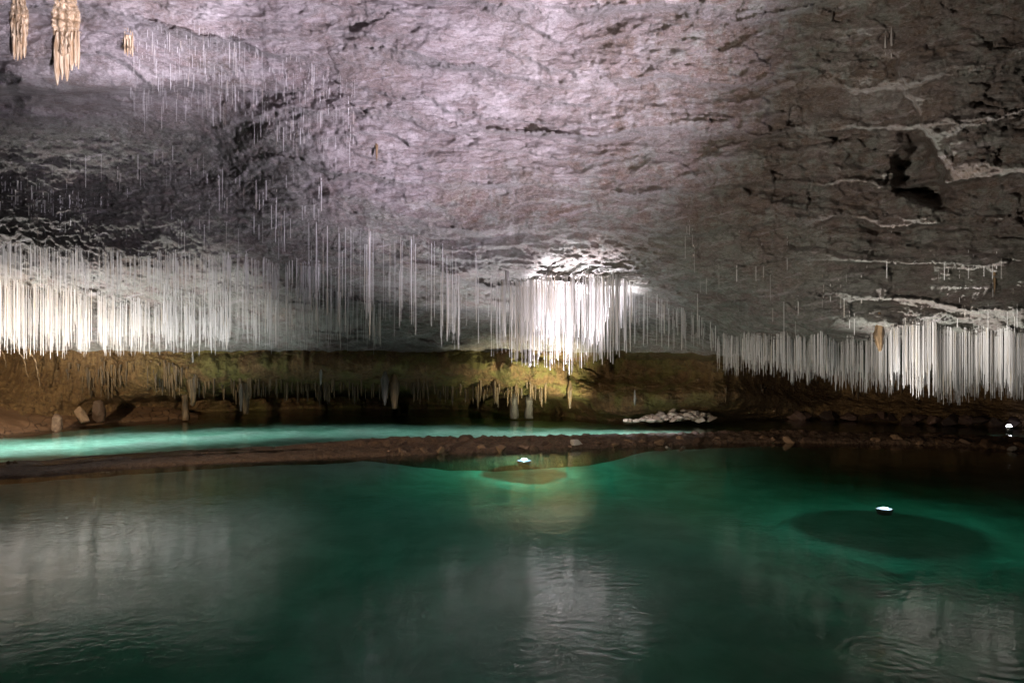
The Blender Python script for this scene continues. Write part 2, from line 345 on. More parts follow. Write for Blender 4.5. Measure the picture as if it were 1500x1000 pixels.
def ceil_depth(U, V):
    D0 = ceil(U, V); p = world(U, V, D0)
    right = sst(880, 1180, U) * sst(-200, 200, V); left = sst(480, 250, U) * sst(130, 220, V)
    mid = 1 - np.maximum(right, left)
    m1, e1 = strata(p, .10, .95, 1.7); m2, e2 = strata(p, .08, .36, 3.3); m3, e3 = strata(p, .12, .15, 6.1, .2)
    r1, g1 = strata(p, .03, .80, 5.2, .18, 1.6); r2, g2 = strata(p, .05, .33, 7.4, .2, 1.4)
    l1, h1 = strata(p + fbm(p * 2.2 + 4, 3)[..., None] * .4, .28, .33, 8.8)
    d = mid * (m1 * .60 + m2 * .26) + m3 * .075 * (1 - .5 * left) + right * (r1 * .75 + r2 * .24) + left * l1 * .20
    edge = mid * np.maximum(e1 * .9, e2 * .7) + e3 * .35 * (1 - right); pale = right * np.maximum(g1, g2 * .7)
    d = d + .40 * fbm(p * .5 + 11, 4) * (1 + .5 * right) - .07 * ridged(p * [.9, .9, 1.6] + 5, 4) * (1 + right)
    # fractured blocks
    q = p * [.9, .9, 1.7] + fbm(p * 1.2 + 60, 3)[..., None] * .3
    d = d + .20 * facets(q, 5) * (.2 + .7 * right) + .10 * facets(q * 2.3, 6) * (.4 + right) + .035 * facets(q * [4.0, 4.0, 6.5], 7)
    d = d + .10 * fbm(p * [2.5, 2.5, 8], 5, 2.1, .66) + .045 * fbm(p * [9, 9, 18], 3) * (1 + 1.6 * left)
    # overhanging lip above the dark pocket, upper left
    e = 132 + 8 * perlin(np.stack([U / 60, U * 0, U * 0], -1)) - .02 * U
    d = d + 1.1 * sst(e - 4, e + 14, V) * sst(470, 300, U) * sst(330, 170, V)
    # crevice with a diagonal overhanging edge, right
    n2 = perlin(np.stack([U / 26, V / 26, U * 0], -1)); n3 = perlin(np.stack([U / 60, V / 60, U * 0 + 7], -1))
    cx = 1318 + (V - 130) * .45 + 14 * n2
    d = d - .75 * sst(0, 14, U - cx) * sst(50, 130, V) * sst(275, 215, V + 18 * n2 - .1 * (U - cx)) * sst(1540, 1380, U)
    d = d + 1.2 * sst(1.3, .0, ((U - 1350 - .35 * (V - 250)) / 46) ** 2 + ((V - 252) / 52) ** 2 + .9 * n3 + .8 * n2)
    return D0 + d, edge, pale
D, EDGE, PALE = ceil_depth(U, V); PC = world(U, V, D)
nr, nc = U.shape
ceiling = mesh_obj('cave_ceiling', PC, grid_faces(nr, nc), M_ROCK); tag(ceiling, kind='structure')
# mineral staining: r iron brown, g greenish grey, b algae and manganese blotches with painted pocket shade
Pm = world(U, V, ceil(U, V))
nz = fbm(Pm * .5 + 30, 4)
brown = np.clip(.3 + 1.0 * sst(760, 1000, U) * sst(420, 200, V) + .5 * sst(500, 700, U) * sst(150, 330, V) * sst(380, 300, V) + nz * 1.2, 0, 1)
green = np.clip(sst(230, 340, V + nz * 120 + .12 * (U - 750)) + .95 * sst(880, 1100, U) + nz, 0, 1)
green = np.maximum(green, sst(150, 210, V) * sst(440, 340, U - V * .25) * .9)
blot_shade = np.clip(sst(150, 215, V) * sst(400, 330, V) * sst(480, 330, U - (V - 200) * .4) + .15 * sst(800, 1300, U), 0, 1)  # blotches, and the pocket's shade put into the colour
set_attr(ceiling, 'mineral', np.stack([brown, green, blot_shade], -1).reshape(-1, 3))
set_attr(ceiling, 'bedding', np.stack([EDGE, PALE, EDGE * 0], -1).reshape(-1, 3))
def ceil_at(u, v):      # bilinear depth on the built surface
    t = (v + 900) / (vlip(u) + 900)
    i = np.clip(np.searchsorted(tt, t) - 1, 0, nr - 2); j = np.clip(np.searchsorted(uu, u) - 1, 0, nc - 2)
    a = np.clip((t - tt[i]) / (tt[i + 1] - tt[i]), 0, 1); b = np.clip((u - uu[j]) / (uu[j + 1] - uu[j]), 0, 1)
    return D[i, j] * (1 - a) * (1 - b) + D[i + 1, j] * a * (1 - b) + D[i, j + 1] * (1 - a) * b + D[i + 1, j + 1] * a * b

# ------------------------------------------------------------------ shores, dam, pools
ZU = .12                                                     # level of the upper pool
def vshore(u): return lin(u, [(-600, 700), (-100, 650), (0, 637), (80, 628), (160, 620), (300, 612), (420, 607), (500, 605), (700, 609), (830, 614), (920, 618), (1010, 614), (1100, 613), (1200, 614), (1300, 618), (1400, 623), (1500, 626), (2000, 640)])
def dshore(u): return (CAMH - ZU) * F / (vshore(u) - CV)
# the undercut wall between the ceiling's lip and the upper pool
uw = np.concatenate([np.linspace(-600, -70, 40), np.arange(-60, 1562, 2.5), np.linspace(1575, 2000, 30)]); tw = np.linspace(0, 1, 110)
UW, TW = np.meshgrid(uw, tw)
VL = vlip(UW) - 1; VB = vshore(UW) + 4; VW = VL + (VB - VL) * TW
DL = ceil_at(UW, vlip(UW) - .5) + .04; DS = dshore(UW) + .35
undercut = sst(60, 330, UW) * sst(900, 780, UW)
shelf = sst(760, 880, UW) * sst(1200, 1050, UW)
far_r = sst(1030, 1200, UW)
prof = DL + (DS - DL) * TW ** 1.4
bulge = -1.1 * np.sin(np.clip(TW / .62, 0, 1) * math.pi * .9) + 2.6 * sst(.60, .72, TW + .05 * perlin(np.stack([UW / 25, UW * 0, UW * 0], -1))) * sst(1.06, .84, TW)
prof = prof + undercut * bulge
prof = prof + shelf * (1.6 * sst(0, .12, TW) * sst(.62, .22, TW) - .9 * sst(.35, .7, TW) * sst(1.02, .8, TW))
prof = prof + far_r * ((np.maximum(DS - DL, 0) + 1.0) * sst(0, .10, TW) * (1 - TW ** 1.4) - .6 * sst(.45, .75, TW) * sst(1.02, .85, TW))
p = world(UW, VW, prof)
dd = .09 * fbm(p * [9, 9, 3], 4) + .12 * facets(p * [1.6, 1.6, 1.2], 21) + .30 * fbm(p * .9 + 21, 5) + .16 * ridged(p * [1.8, 1.8, .8] + 4, 4) + .07 * fbm(p * [6, 6, 2.2], 4) + .16 * far_r * np.abs(perlin(p * [1.6, 1.6, 1.2] + 9))
PW = world(UW, VW, prof + dd * sst(0, .05, TW))
wall = mesh_obj('cave_wall', PW, grid_faces(*UW.shape), M_OCHRE); tag(wall, kind='structure')
def wall_at(u, v):
    t = (v - (vlip(u) - 1)) / (vshore(u) + 4 - (vlip(u) - 1)); i = int(np.clip(t * 109, 0, 109)); j = int(np.clip(np.searchsorted(uw, u), 0, len(uw) - 1))
    return float(PW[i, j, 1])

# mud bank on the left shore
um = np.concatenate([np.linspace(-600, -70, 30), np.arange(-60, 292, 2.5)]); tm = np.linspace(0, 1, 70); UM, TM = np.meshgrid(um, tm)
vtop = lin(UM, [(-600, 560), (-60, 562), (0, 566), (40, 570), (90, 571), (118, 580), (150, 592), (250, 597), (292, 607)])
VM = vtop + (vshore(UM) + 5 - vtop) * TM
DM = dshore(UM) - .05 + (1 - TM) ** 1.25 * lin(UM, [(-600, 3), (0, 3.2), (100, 2.6), (160, 1.6), (292, .6)])
p = world(UM, VM, DM); DM = DM + .16 * fbm(p * 1.1 + 2, 4) * np.minimum(1, 4 * (1 - TM)) + .03 * fbm(p * 6, 3)
mud = mesh_obj('mud_bank', world(UM, VM, DM), grid_faces(*UM.shape), M_MUD); tag(mud, kind='structure')

# rimstone dam
def vfront(u): return lin(u, [(-600, 760), (0, 700), (60, 697), (150, 688), (300, 679), (500, 670), (750, 661), (900, 655), (1100, 648), (1300, 650), (1420, 654), (1500, 659), (2000, 690)])
def dfront(u): return CAMH * F / (vfront(u) - CV)
def vcrest(u): return lin(u, [(-600, 722), (0, 677), (100, 672), (200, 666), (300, 660), (400, 653), (500, 645), (600, 640), (750, 640), (900, 638), (1000, 637), (1100, 633), (1160, 631), (1300, 637), (1500, 643), (2000, 660)])
ud = np.concatenate([np.linspace(-600, -70, 50), np.arange(-60, 1562, 2.0), np.linspace(1575, 2000, 40)])
df = dfront(ud); wd = lin(ud, [(-600, 1.2), (0, 1.2), (400, 1.5), (700, 1.5), (1100, 1.25), (1500, 1.3), (2000, 1.3)])
zc = CAMH - (vcrest(ud) - CV) / F * (df + wd)
rough = sst(380, 620, ud)
cs = [(-.25, -.9), (-.08, -.25), (0, .0), (.05, .07), (.12, .12), (.2, .14), (.35, .16), (.5, .17), (.62, .18), (.72, .22), (.8, 1.0), (.9, 1.15), (1.0, 1.1), (1.1, .6), (1.2, .0), (1.6, -.9)]
s_old = np.linspace(0, 1, len(cs)); s_new = np.linspace(0, 1, 46); cs = np.array(cs)
ca = np.interp(s_new, s_old, cs[:, 0]); cb = np.interp(s_new, s_old, cs[:, 1])
A = ca[:, None] * np.ones_like(ud); B = cb[:, None] * np.ones_like(ud)
Dd = df + np.where(A < 0, A, A * wd)
crest_n = fbm(np.stack([ud / 14, ud * 0, ud * 0], -1), 3) * .10
Z = np.where(B <= 0, B * 1.0, np.where(B < .25, B * .75, .17 + (zc + crest_n * (.3 + .7 * rough) - .17) * np.clip((B - .22) / .93, 0, 1)))
X = (ud - CU) / F * Dd
p = np.stack([X, Dd, Z], -1)
top = np.clip((B + .05) / .1, 0, 1)
Z2 = Z + top * (.05 * fbm(p * 2.2, 4) + rough * (.10 * np.abs(perlin(p * [3.2, 3.2, 3])) + .05 * ridged(p * 5, 3)) - .03)
Dd2 = Dd + top * rough * .12 * fbm(p * 3 + 7, 4)
dam = mesh_obj('rimstone_dam', np.stack([X, Dd2, Z2], -1), grid_faces(len(ca), len(ud)), M_MUD)
dam.data.materials.clear(); dam.data.materials.append(ochre_material('dam_crust', (.075, .038, .020), (.17, .092, .048), (.10, .055, .03), .5, .5))
tag(dam, 'low brown rimstone dam of mud and crust between the two pools', 'dam')

# pool bed: one sheet under both pools
gx = np.concatenate([np.linspace(-45, -16, 30), np.linspace(-15.8, 15.8, 240), np.linspace(16, 45, 30)]); gy = np.concatenate([np.linspace(-14, 5, 20), np.linspace(5.2, 36, 230)])
GX, GY = np.meshgrid(gx, gy)
ug = CU + GX / np.maximum(GY, 3) * F; upper = sst(-.1, 1.0, GY - dfront(np.clip(ug, -600, 2000)) - .5)
zf = -.48 - .55 * sst(13, 7, GY) - .5 * sst(4, -6, GX) * sst(17, 12, GY); toe = sst(3.2, .3, dfront(np.clip(ug, -600, 2000)) - GY) * sst(-1.0, -4.0, GX) + sst(1.2, .2, dfront(np.clip(ug, -600, 2000)) - GY) * sst(2.0, 4.0, GX)
zf = zf * (1 - toe) - .13 * toe; zf = zf * (1 - upper) - .03 * upper
pf = np.stack([GX, GY, zf], -1)
zf = zf + .10 * fbm(pf * .7, 4) * (1 - np.exp(-(((GX - 6.9) ** 2 + (GY - 14.1) ** 2) / 6))) - 1.0 * sst(2.5, 6, GY - dshore(np.clip(ug, -600, 2000)))
bed = mesh_obj('pool_floor', np.stack([GX, GY, zf], -1), grid_faces(*GX.shape), M_BED); tag(bed, kind='structure')
set_attr(bed, 'calcite', np.repeat(upper[..., None], 3, -1).reshape(-1, 3))

def water_slab(name, lo, hi, ztop, zbot, mat):
    n = len(lo); v = []
    for z in (ztop, zbot):
        v += [(x, y, z) for x, y in lo] + [(x, y, z) for x, y in hi]
    f = []
    for i in range(n - 1):
        f += [(i, i + 1, n + i + 1, n + i), (2 * n + i + 1, 2 * n + i, 3 * n + i, 3 * n + i + 1),
              (i + 1, i, 2 * n + i, 2 * n + i + 1), (n + i, n + i + 1, 3 * n + i + 1, 3 * n + i)]
    f += [(0, n, 3 * n, 2 * n), (2 * n - 1, n - 1, 3 * n - 1, 4 * n - 1)]
    o = mesh_obj(name, v, f, mat, smooth=False); return tag(o, kind='structure')
us = np.linspace(-600, 2000, 80); mid_d = dfront(us) + .55 * lin(us, [(0, 1.2), (500, 1.5), (1100, 1.25), (1500, 1.3)])
midline = [(float((a - CU) / F * d), float(d)) for a, d in zip(us, mid_d)]
near = [(x * 1.3, -12.0) for x, y in midline]
M_WATER = water_material('pool_water', (.0, .91, .74), .80, [
    (-9.3, 12.0, 1.5, .17, .006), (-6.7, 12.0, 1.3, .15, .006), (-8.0, 9.5, 1.6, .16, .005), (-3.9, 10.3, 1.2, .15, .005), (.5, 6.6, 2.6, .22, .010), (.0, 7.6, 1.5, .18, .007),
    (4.3, 9.5, 1.0, .14, .005), (1.2, 8.5, 2.2, .2, .006), (4.6, 7.4, 1.5, .18, .008), (3.6, 7.3, 1.0, .16, .007), (-1.2, 8.2, 1.0, .14, .005), (.32, 20.0, 2.6, .5, .012)])
M_WATER2 = water_material('upper_pool_water', (.14, .94, .71), .75, [], 2.0, 1.2)
water_slab('pool_water', near, midline, 0.0, -4.0, M_WATER)
water_slab('upper_pool_water', [(x, y + .02) for x, y in midline], [(x * 1.5, 40.0) for x, y in midline], ZU, -3.9, M_WATER2)

# ------------------------------------------------------------------ soda straws
def straw_mesh(name, seed):
    r = random.Random(seed); zs = [0, -.05, -.3, -.6, -.85, -.985, -1]; rad = [1.5, 1.05, 1, .95, .9, .9, .55]; v = []
    for z, q in zip(zs, rad):
        ox, oy = (r.uniform(-.25, .25), r.uniform(-.25, .25)) if -.9 < z < -.1 else (0, 0)
        v += [(ox + q * math.cos(k * math.pi / 4), oy + q * math.sin(k * math.pi / 4), z) for k in range(8)]
    return mesh_obj(name, v, grid_faces(len(zs), 8, True)[:, ::-1], M_STRAW, data_only=True)
zones = [  # name, count, u range, root line, root scatter, tip line (min, max), radius
 ('L', 1200, (-40, 335), [(-40, 408), (0, 412), (100, 420), (200, 436), (335, 452)], 46, [(0, 480), (335, 478)], [(0, 523), (335, 515)], 00.0062),
 ('L2', 1050, (-40, 470), [(-40, 355), (0, 358), (200, 366), (330, 372), (470, 388)], 22, [(0, 395), (470, 410)], [(0, 428), (470, 452)], 00.005),
 ('L3', 110, (-30, 150), [(0, 262), (150, 292)], 40, [(0, 320), (150, 325)], [(0, 355), (150, 350)], .012),
 ('L4', 640, (240, 560), [(240, 418), (400, 420), (560, 436)], 44, [(240, 470), (560, 480)], [(240, 512), (560, 515)], 00.0046),
 ('M', 130, (450, 720), [(450, 330), (600, 335), (660, 360), (720, 385)], 90, [(450, 440), (720, 440)], [(450, 490), (720, 500)], 0.005),
 ('C', 640, (735, 930), [(735, 412), (780, 402), (840, 398), (900, 402), (930, 412)], 26, [(735, 440), (820, 470), (930, 445)], [(735, 515), (760, 532), (820, 538), (890, 536), (930, 505)], 00.0078),
 ('C2', 110, (640, 745), [(640, 400), (745, 400)], 50, [(640, 450), (745, 460)], [(640, 505), (745, 526)], 00.0055),
 ('C3', 90, (930, 1050), [(930, 415), (980, 445), (1050, 475)], 22, [(930, 450), (1050, 500)], [(930, 510), (1050, 520)], 0.006),
 ('R', 1250, (1050, 1300), [(1050, 488), (1160, 488), (1300, 494)], 42, [(1050, 512), (1300, 540)], [(1050, 545), (1180, 556), (1300, 572)], 000.0046),
 ('R2', 1700, (1240, 1560), [(1240, 494), (1300, 482), (1340, 472), (1370, 473), (1420, 484), (1560, 486)], 44, [(1240, 535), (1560, 545)], [(1295, 572), (1350, 585), (1560, 588)], 000.0054),
 ('T', 420, (190, 520), [(190, 40), (300, 30), (400, 70), (520, 120)], 120, None, None, 0.003),
 ('P', 120, (40, 480), [(40, 220), (250, 215), (480, 260)], 110, None, None, 0.0045),
 ('Q', 60, (1000, 1500), [(1000, 300), (1200, 330), (1500, 350)], 130, None, None, .006),
]
straws = []
for zn, cnt, ur, root, sc, t0, t1, rad in zones:
    for _ in range(cnt):
        u = rng.uniform(*ur); v0 = lin(u, root) + sc * rng.uniform(0, 1) ** (1.6 if t0 else 1.0)
        if t0 and perlin(np.array([u / 5.0, 3.3, .7])) + .6 * perlin(np.array([u / 17.0, 8.3, .7])) < {'C': -.75, 'R': -.5, 'R2': -.55}.get(zn, -.28) - .5 * (rng.rand() - .5): continue
        if zn == 'R2' and rng.rand() > (u - 1230) / 110: continue
        if zn == 'R' and rng.rand() < (u - 1240) / 90: continue
        if zn == 'C' and abs(u - 832) > 85 and rng.rand() < .4: continue
        if t0 is None:
            ln = 6 + 34 * rng.uniform() ** 2 + (10 if zn != 'T' else 0)
        else:
            a, b = lin(u, t0), lin(u, t1)
            hang = (rng.beta(1.1, 1.7) if rng.rand() < .6 else rng.beta(2, 1.3)) * 1.25 - .15
            ln = max(8, a + (b - a) * hang - v0)
            if v0 > lin(u, root) + sc * .6: ln *= .85
        v0 = min(v0 + (16 if zn in ('R', 'R2') else 9) * float(perlin(np.array([u / 22.0, .5, .3]))) + 5 * float(perlin(np.array([u / 7.0, 9.5, .3]))), vlip(u) - 3)
        d = float(ceil_at(u, v0)); P0 = at(u, v0, d); L = ln / F * d + .05
        P0.z += .05
        if P0.z - L < .5: L = P0.z - .5
        straws.append((zn, P0, L, rad * (.45 + 1.1 * rng.rand() ** 1.6), d))
size = np.array([s[2] * s[3] / s[4] ** 2 for s in straws])
for k, s in enumerate(straws):
    if s[0] in 'TPQ': size[k] *= .2
order = np.argsort(-size); protos = [straw_mesh('soda_straw', k) for k in range(5)]
info = {'L': ('white soda straw in the brightly lit curtain above the left mud bank', 'soda straws of the left curtain'),
 'L2': ('pale soda straw in the upper dim row at the left of the cave', 'soda straws of the upper left row'),
 'L4': ('greyish soda straw in the dim curtain right of the left bright one', 'soda straws of the dim middle curtain'),
 'M': ('thin pale soda straw hanging free left of the central bright cluster', 'soda straws left of the central cluster'),
 'C': ('long brilliant white soda straw in the central lamp lit cluster', 'soda straws of the central cluster'),
 'C2': ('slim white soda straw at the left fringe of the central cluster', 'soda straws on the left fringe of the central cluster'),
 'C3': ('short white soda straw on the rock right of the central cluster', 'soda straws right of the central cluster'),
 'R': ('cream soda straw in the dim stretch of the right curtain over dark rock', 'soda straws of the dim right curtain'),
 'R2': ('cream and white soda straw in the lit end of the right curtain', 'soda straws of the bright right curtain')}
for n_, k in enumerate(order[:300]):
    zn, P0, L, r, d = straws[k]
    o = link('soda_straw', protos[n_ % 5]); o.location = P0; o.scale = (r, r, L); o.rotation_euler = (0, 0, rng.uniform(0, 6.28))
    lb = info.get(zn, info['L2']); tag(o, lb[0], 'soda straw', lb[1])
V_, F_ = [], []; base = 0; gf = grid_faces(4, 5, True)[:, ::-1]
an = np.arange(5) * 2 * math.pi / 5; ring = np.stack([np.cos(an), np.sin(an)], -1)
for k in order[300:]:
    zn, P0, L, r, d = straws[k]
    for z, q in ((0, 1.3), (-.06, 1.0), (-.95, .9), (-1, .4)):
        V_.append(np.concatenate([ring * r * q + [P0.x, P0.y], np.full((5, 1), P0.z + z * L)], 1))
    F_.append(gf + base); base += 20
rest = mesh_obj('small_soda_straws', np.concatenate(V_), np.concatenate(F_), M_STRAW)
tag(rest, 'countless finer soda straws filling out the curtains along the cave ceiling', 'soda straws', None, 'stuff')

# ------------------------------------------------------------------ stalactites, draperies, columns
def lathe_mesh(name, prof, mat, seed=0, seg=14, lump=.15, flute=0.0, squash=1.0):
    """prof: (z, radius); lumpy, fluted stalactite body, closed at both ends."""
    n = 28; z0 = np.array([q[0] for q in prof]); r0 = np.array([q[1] for q in prof]); t = np.linspace(0, 1, n)
    z = np.interp(t, np.linspace(0, 1, len(prof)), z0); r = np.interp(t, np.linspace(0, 1, len(prof)), r0)
    a = np.arange(seg) * 2 * math.pi / seg; Z, Aa = np.meshgrid(z, a, indexing='ij'); R = r[:, None] * np.ones(seg)
    ext = max(abs(z0[-1] - z0[0]), .1); q = np.stack([np.cos(Aa) * 1.3 + seed * 3.1, np.sin(Aa) * 1.3, Z / ext * 3.5], -1)
    R = R * (1 + lump * 2 * fbm(q, 3) + flute * np.sin(Aa * 5 + seed))
    off = .35 * r[:, None] * perlin(np.stack([Z / ext * 2.2, Z * 0 + seed, Z * 0], -1)) * lump * 4
    v = np.stack([R * np.cos(Aa) + off, R * np.sin(Aa) * squash, Z], -1).reshape(-1, 3)
    return mesh_obj(name, v, grid_faces(n, seg, True) if z0[-1] > z0[0] else grid_faces(n, seg, True)[:, ::-1], mat, data_only=True)
def px(d): return d / F
def stalactite(u, v0, v1, w, mat, label, cat='stalactite', d=None, seed=1, group=None, tip=.15, flute=.08, name='stalactite', embed=.3, squash=.8, lump=.15, mids=(.9, .6)):
    d = d if d is not None else (float(ceil_at(u, v0)) if v0 < vlip(u) else wall_at(u, v0)); s = d / F
    h = (v1 - v0) * s; r = w * s / 2
    me = lathe_mesh(name, [(embed, r * .3), (embed * .15, r * .95), (0, r * 1.05), (-h * .33, r * mids[0]), (-h * .7, r * mids[1]), (-h, r * tip), (-h - .01, .003)], mat, seed, 14, lump, flute, squash)
    o = link(name, me); o.location = at(u, v0, d); return tag(o, label, cat, group)

# fluted draperies, upper left: a body with hanging fingers
def drapery(u, v0, v1, w, label, seed, fingers):
    d = float(ceil_at(u, v1 - 20)) - .35; s = d / F; root = empty('flowstone_drapery', at(u, v0, d), label, 'flowstone drapery')
    g_ = 36; k_ = np.linspace(-1, 1, g_); r_ = np.linspace(0, 1, 60); KK, RR = np.meshgrid(k_, r_)
    UU = u + KK * w * (.62 + .12 * np.sin(RR * 9 + seed) + .2 * RR ** 3) * .9; VV = v0 + (v1 - v0) * RR + 6 * RR ** 8 * np.sin(KK * 9 + seed)
    th = (np.clip(1 - KK ** 2, 0, 1) ** .5 * (.12 + .26 * RR ** 2) * (1 + .25 * np.sin(KK * 11 + seed * 2)) - .06) * np.clip((1.03 - RR) * 14, -.2, 1)
    Q = world(UU, VV, np.minimum(ceil_at(UU, VV), ceil(UU, VV) + .5) - th); Q = Q + fbm(Q * [7, 7, 1.5], 3)[..., None] * [.04, .05, 0]
    o = mesh_obj('sheet', Q - np.array(root.location), grid_faces(60, g_), M_TAN, root)
    h = (v1 - v0) * s; d2 = float(np.mean(Q[-6:, :, 1]))
    for (fx, fl, fw) in fingers:
        m2 = lathe_mesh('finger', [(.40, fw * s * .15), (.12, fw * s * .45), (-fl * s * .5, fw * s * .42), (-fl * s * .85, fw * s * .22), (-fl * s, .01)], M_TAN, seed + fx, 10, .15, .1)
        f = link('finger', m2, root); f.location = at(u + fx, v0 + (v1 - v0) * .95, d2 - .08) - root.location
    return root
drapery(28, -60, 72, 20, 'tan ribbed flowstone curtain at the upper left edge, without a pointed tip', 2, [(-7, 22, 6), (-2, 24, 6), (3, 22, 6), (8, 20, 6)])
drapery(97, -40, 84, 32, 'largest tan flowstone curtain, upper left, ending in a long pointed tip', 3, [(-13, 48, 11), (-6, 40, 9), (1, 42, 10), (8, 26, 8), (14, 20, 7), (18, 24, 5)])
drapery(188, 52, 72, 13, 'small pale yellow flowstone tuft right of the two big draperies', 5, [(-5, 8, 3), (-1, 11, 3), (3, 9, 3), (6, 12, 3)])
stalactite(552, 212, 236, 4, M_OCHRECAL, 'short tan stalactite alone on the bright middle of the ceiling', seed=4, flute=.15)
stalactite(743, 372, 424, 9, M_GREYCAL, 'dark grey stalactite at the left of the white central cluster', seed=6, d=19.2)
stalactite(1457, 400, 430, 4, M_OCHRECAL, 'tan stalactite under a ledge at the right of the cave', seed=7)
stalactite(1288, 478, 514, 10, M_OCHRECAL, 'thick tan flowstone boss splitting the right straw curtain', 'flowstone', seed=8, d=15.05, name='flowstone_boss', flute=.2, tip=.45, squash=.8, lump=.45, mids=(1.25, .9))
stalactite(1306, 66, 86, 4, M_GREYCAL, 'small dark stalactite on the ledge at the upper right', seed=9)
stalactite(1297, 70, 82, 3, M_GREYCAL, 'smaller dark stalactite left of its twin at the upper right', seed=10)
# columns and big stalactites of the undercut wall
stalactite(282, 548, 594, 18, M_BROWN, 'lumpy ochre stalactite over the left shore of the upper pool', d=26.6, seed=11, lump=.3, tip=.3)
stalactite(271, 580, 615, 11, M_BROWN, 'dark brown stub below the lumpy ochre stalactite', 'column', d=27.6, seed=12, lump=.25, tip=.9, mids=(.7, .9), name='column')
stalactite(360, 520, 606, 16, M_BROWN, 'tall ochre column reaching from the lip to the pool', 'column', d=27.4, seed=13, lump=.2, tip=.5, mids=(1, .8), name='column')
stalactite(353, 574, 602, 6, M_DARKCAL, 'small grey stalactite against the tall ochre column', d=27.0, seed=14, lump=.3, tip=.4)
stalactite(564, 556, 594, 11, M_DARKCAL, 'grey pointed stalactite left in the pair under the olive wall', d=26.6, seed=15, tip=.1)
stalactite(578, 560, 598, 15, M_BROWN, 'blunt brown stalactite right in the pair under the olive wall', d=26.8, seed=16, tip=.5)
stalactite(753, 584, 613, 13, M_DARKCAL, 'grey stumpy column in the water, left of the pair', 'column', d=28.2, seed=17, tip=1.0, mids=(.9, 1.0), name='column', lump=.2)
stalactite(775, 586, 613, 12, M_DARKCAL, 'grey stumpy column in the water, right of the pair', 'column', d=28.2, seed=18, tip=1.0, mids=(.9, 1.0), name='column', lump=.2)
stalactite(835, 570, 598, 8, M_BROWN, 'lumpy brown stalactite on the yellow wall', d=wall_at(835, 570) - .12, seed=19, lump=.35, tip=.4)
stalactite(930, 584, 594, 4, M_WHITECAL, 'little pale stalactite low on the yellow wall', d=wall_at(930, 584) - .08, seed=20)
stalactite(470, 546, 564, 4, M_WHITECAL, 'single thin white stalactite on the dark back wall', d=26.7, seed=21)
stalactite(282, 526, 538, 4, M_WHITECAL, 'single tiny white stalactite on the ochre wall under the left curtain', d=26.6, seed=22)
# brown fringe along the undercut
fr = [lathe_mesh('fringe_stalactite', [(.25, .06), (0, .055), (-.4, .045), (-.8, .03), (-1, .012)], M_BROWN, 30 + k, 8, .2, .1) for k in range(6)]
for k in range(260):
    u = rng.uniform(95, 800) if k < 235 else rng.uniform(1060, 1480)
    if u < 280: v0 = rng.uniform(528, 560)
    elif u < 800: v0 = 556 + 14 * rng.rand() + (4 if u > 640 else 0)
    else: v0 = rng.uniform(560, 575)
    d = wall_at(u, v0) - .02; o = link('fringe_stalactite', fr[k % 6]); o.location = at(u, v0, d)
    ln = rng.uniform(.15, .7); w = rng.uniform(.35, 1.1); o.scale = (w, w, ln); o.rotation_euler = (0, 0, rng.uniform(0, 6))
    if u < 280: tag(o, 'thin ochre stalactite on the wall between left curtain and mud bank', 'stalactite', 'ochre stalactites above the mud bank')
    elif u < 800: tag(o, 'thin brown stalactite in the fringe above the upper pool', 'stalactite', 'brown stalactites along the undercut')
    else: tag(o, 'thin brown stalactite on the dark wall behind the right curtain', 'stalactite', 'brown stalactites behind the right curtain')
# slanting flowstone ribs at the left edge
def rib(pts, r, label):
    n = 40; t = np.linspace(0, 1, n); q = np.array([at(*a) for a in pts]); ts = np.linspace(0, 1, len(q))
    c = np.stack([np.interp(t, ts, q[:, k]) for k in range(3)], -1); c += (fbm(c * 2.5, 2)[:, None] * .05) * [1, 1, .3]
    a = np.arange(8) * math.pi / 4; rr = r * (1.1 - .5 * t) * (1 + .5 * fbm(c * 5, 2))
    v = c[:, None, :] + rr[:, None, None] * np.stack([np.cos(a), np.sin(a), 0 * a], -1)[None]
    tag(mesh_obj('flowstone_rib', v, grid_faces(n, 8, True)[:, ::-1], M_OCHRECAL), label, 'flowstone', 'slanting flowstone ribs at the left')
rib([(8, 486, 24.6), (22, 505, 24.4), (34, 525, 24.6), (42, 552, 25.2)], .025, 'tan flowstone rib slanting down behind the left straws, middle of three')
rib([(28, 484, 24.6), (40, 508, 24.4), (52, 530, 24.6), (58, 566, 25.2)], .03, 'tan flowstone rib slanting to the mud bank, rightmost of three')
rib([(-8, 500, 24.6), (4, 515, 24.4), (10, 538, 25.0)], .025, 'tan flowstone rib at the very left edge, leftmost of three')

# ------------------------------------------------------------------ stones
def stone_mesh(name, seed, mat, rough=.35):
    import bmesh
    bm = bmesh.new(); bmesh.ops.create_icosphere(bm, subdivisions=4, radius=1)
    co = np.array([v.co for v in bm.verts]); r = np.random.RandomState(seed)
    for _ in range(15):                                       # chop flat faces
        nrm = r.normal(size=3); nrm /= np.linalg.norm(nrm); h = r.uniform(.42, .8); dd = co @ nrm - h
        co = co - np.maximum(dd, 0)[:, None] * nrm
    co = co * (1 + rough * .35 * fbm(co * 1.6 + seed * 5, 4)[:, None] + .05 * fbm(co * 6 + seed, 3)[:, None])
    for v, q in zip(bm.verts, co): v.co = q
    me = bpy.data.meshes.new(name); bm.to_mesh(me); bm.free(); me.materials.append(mat)
    for q in me.polygons: q.use_smooth = True
    return me
sm = [stone_mesh('dam_stone', 50 + k, M_STONE) for k in range(7)]; pm = [stone_mesh('pale_stone', 70 + k, M_PALE) for k in range(4)]
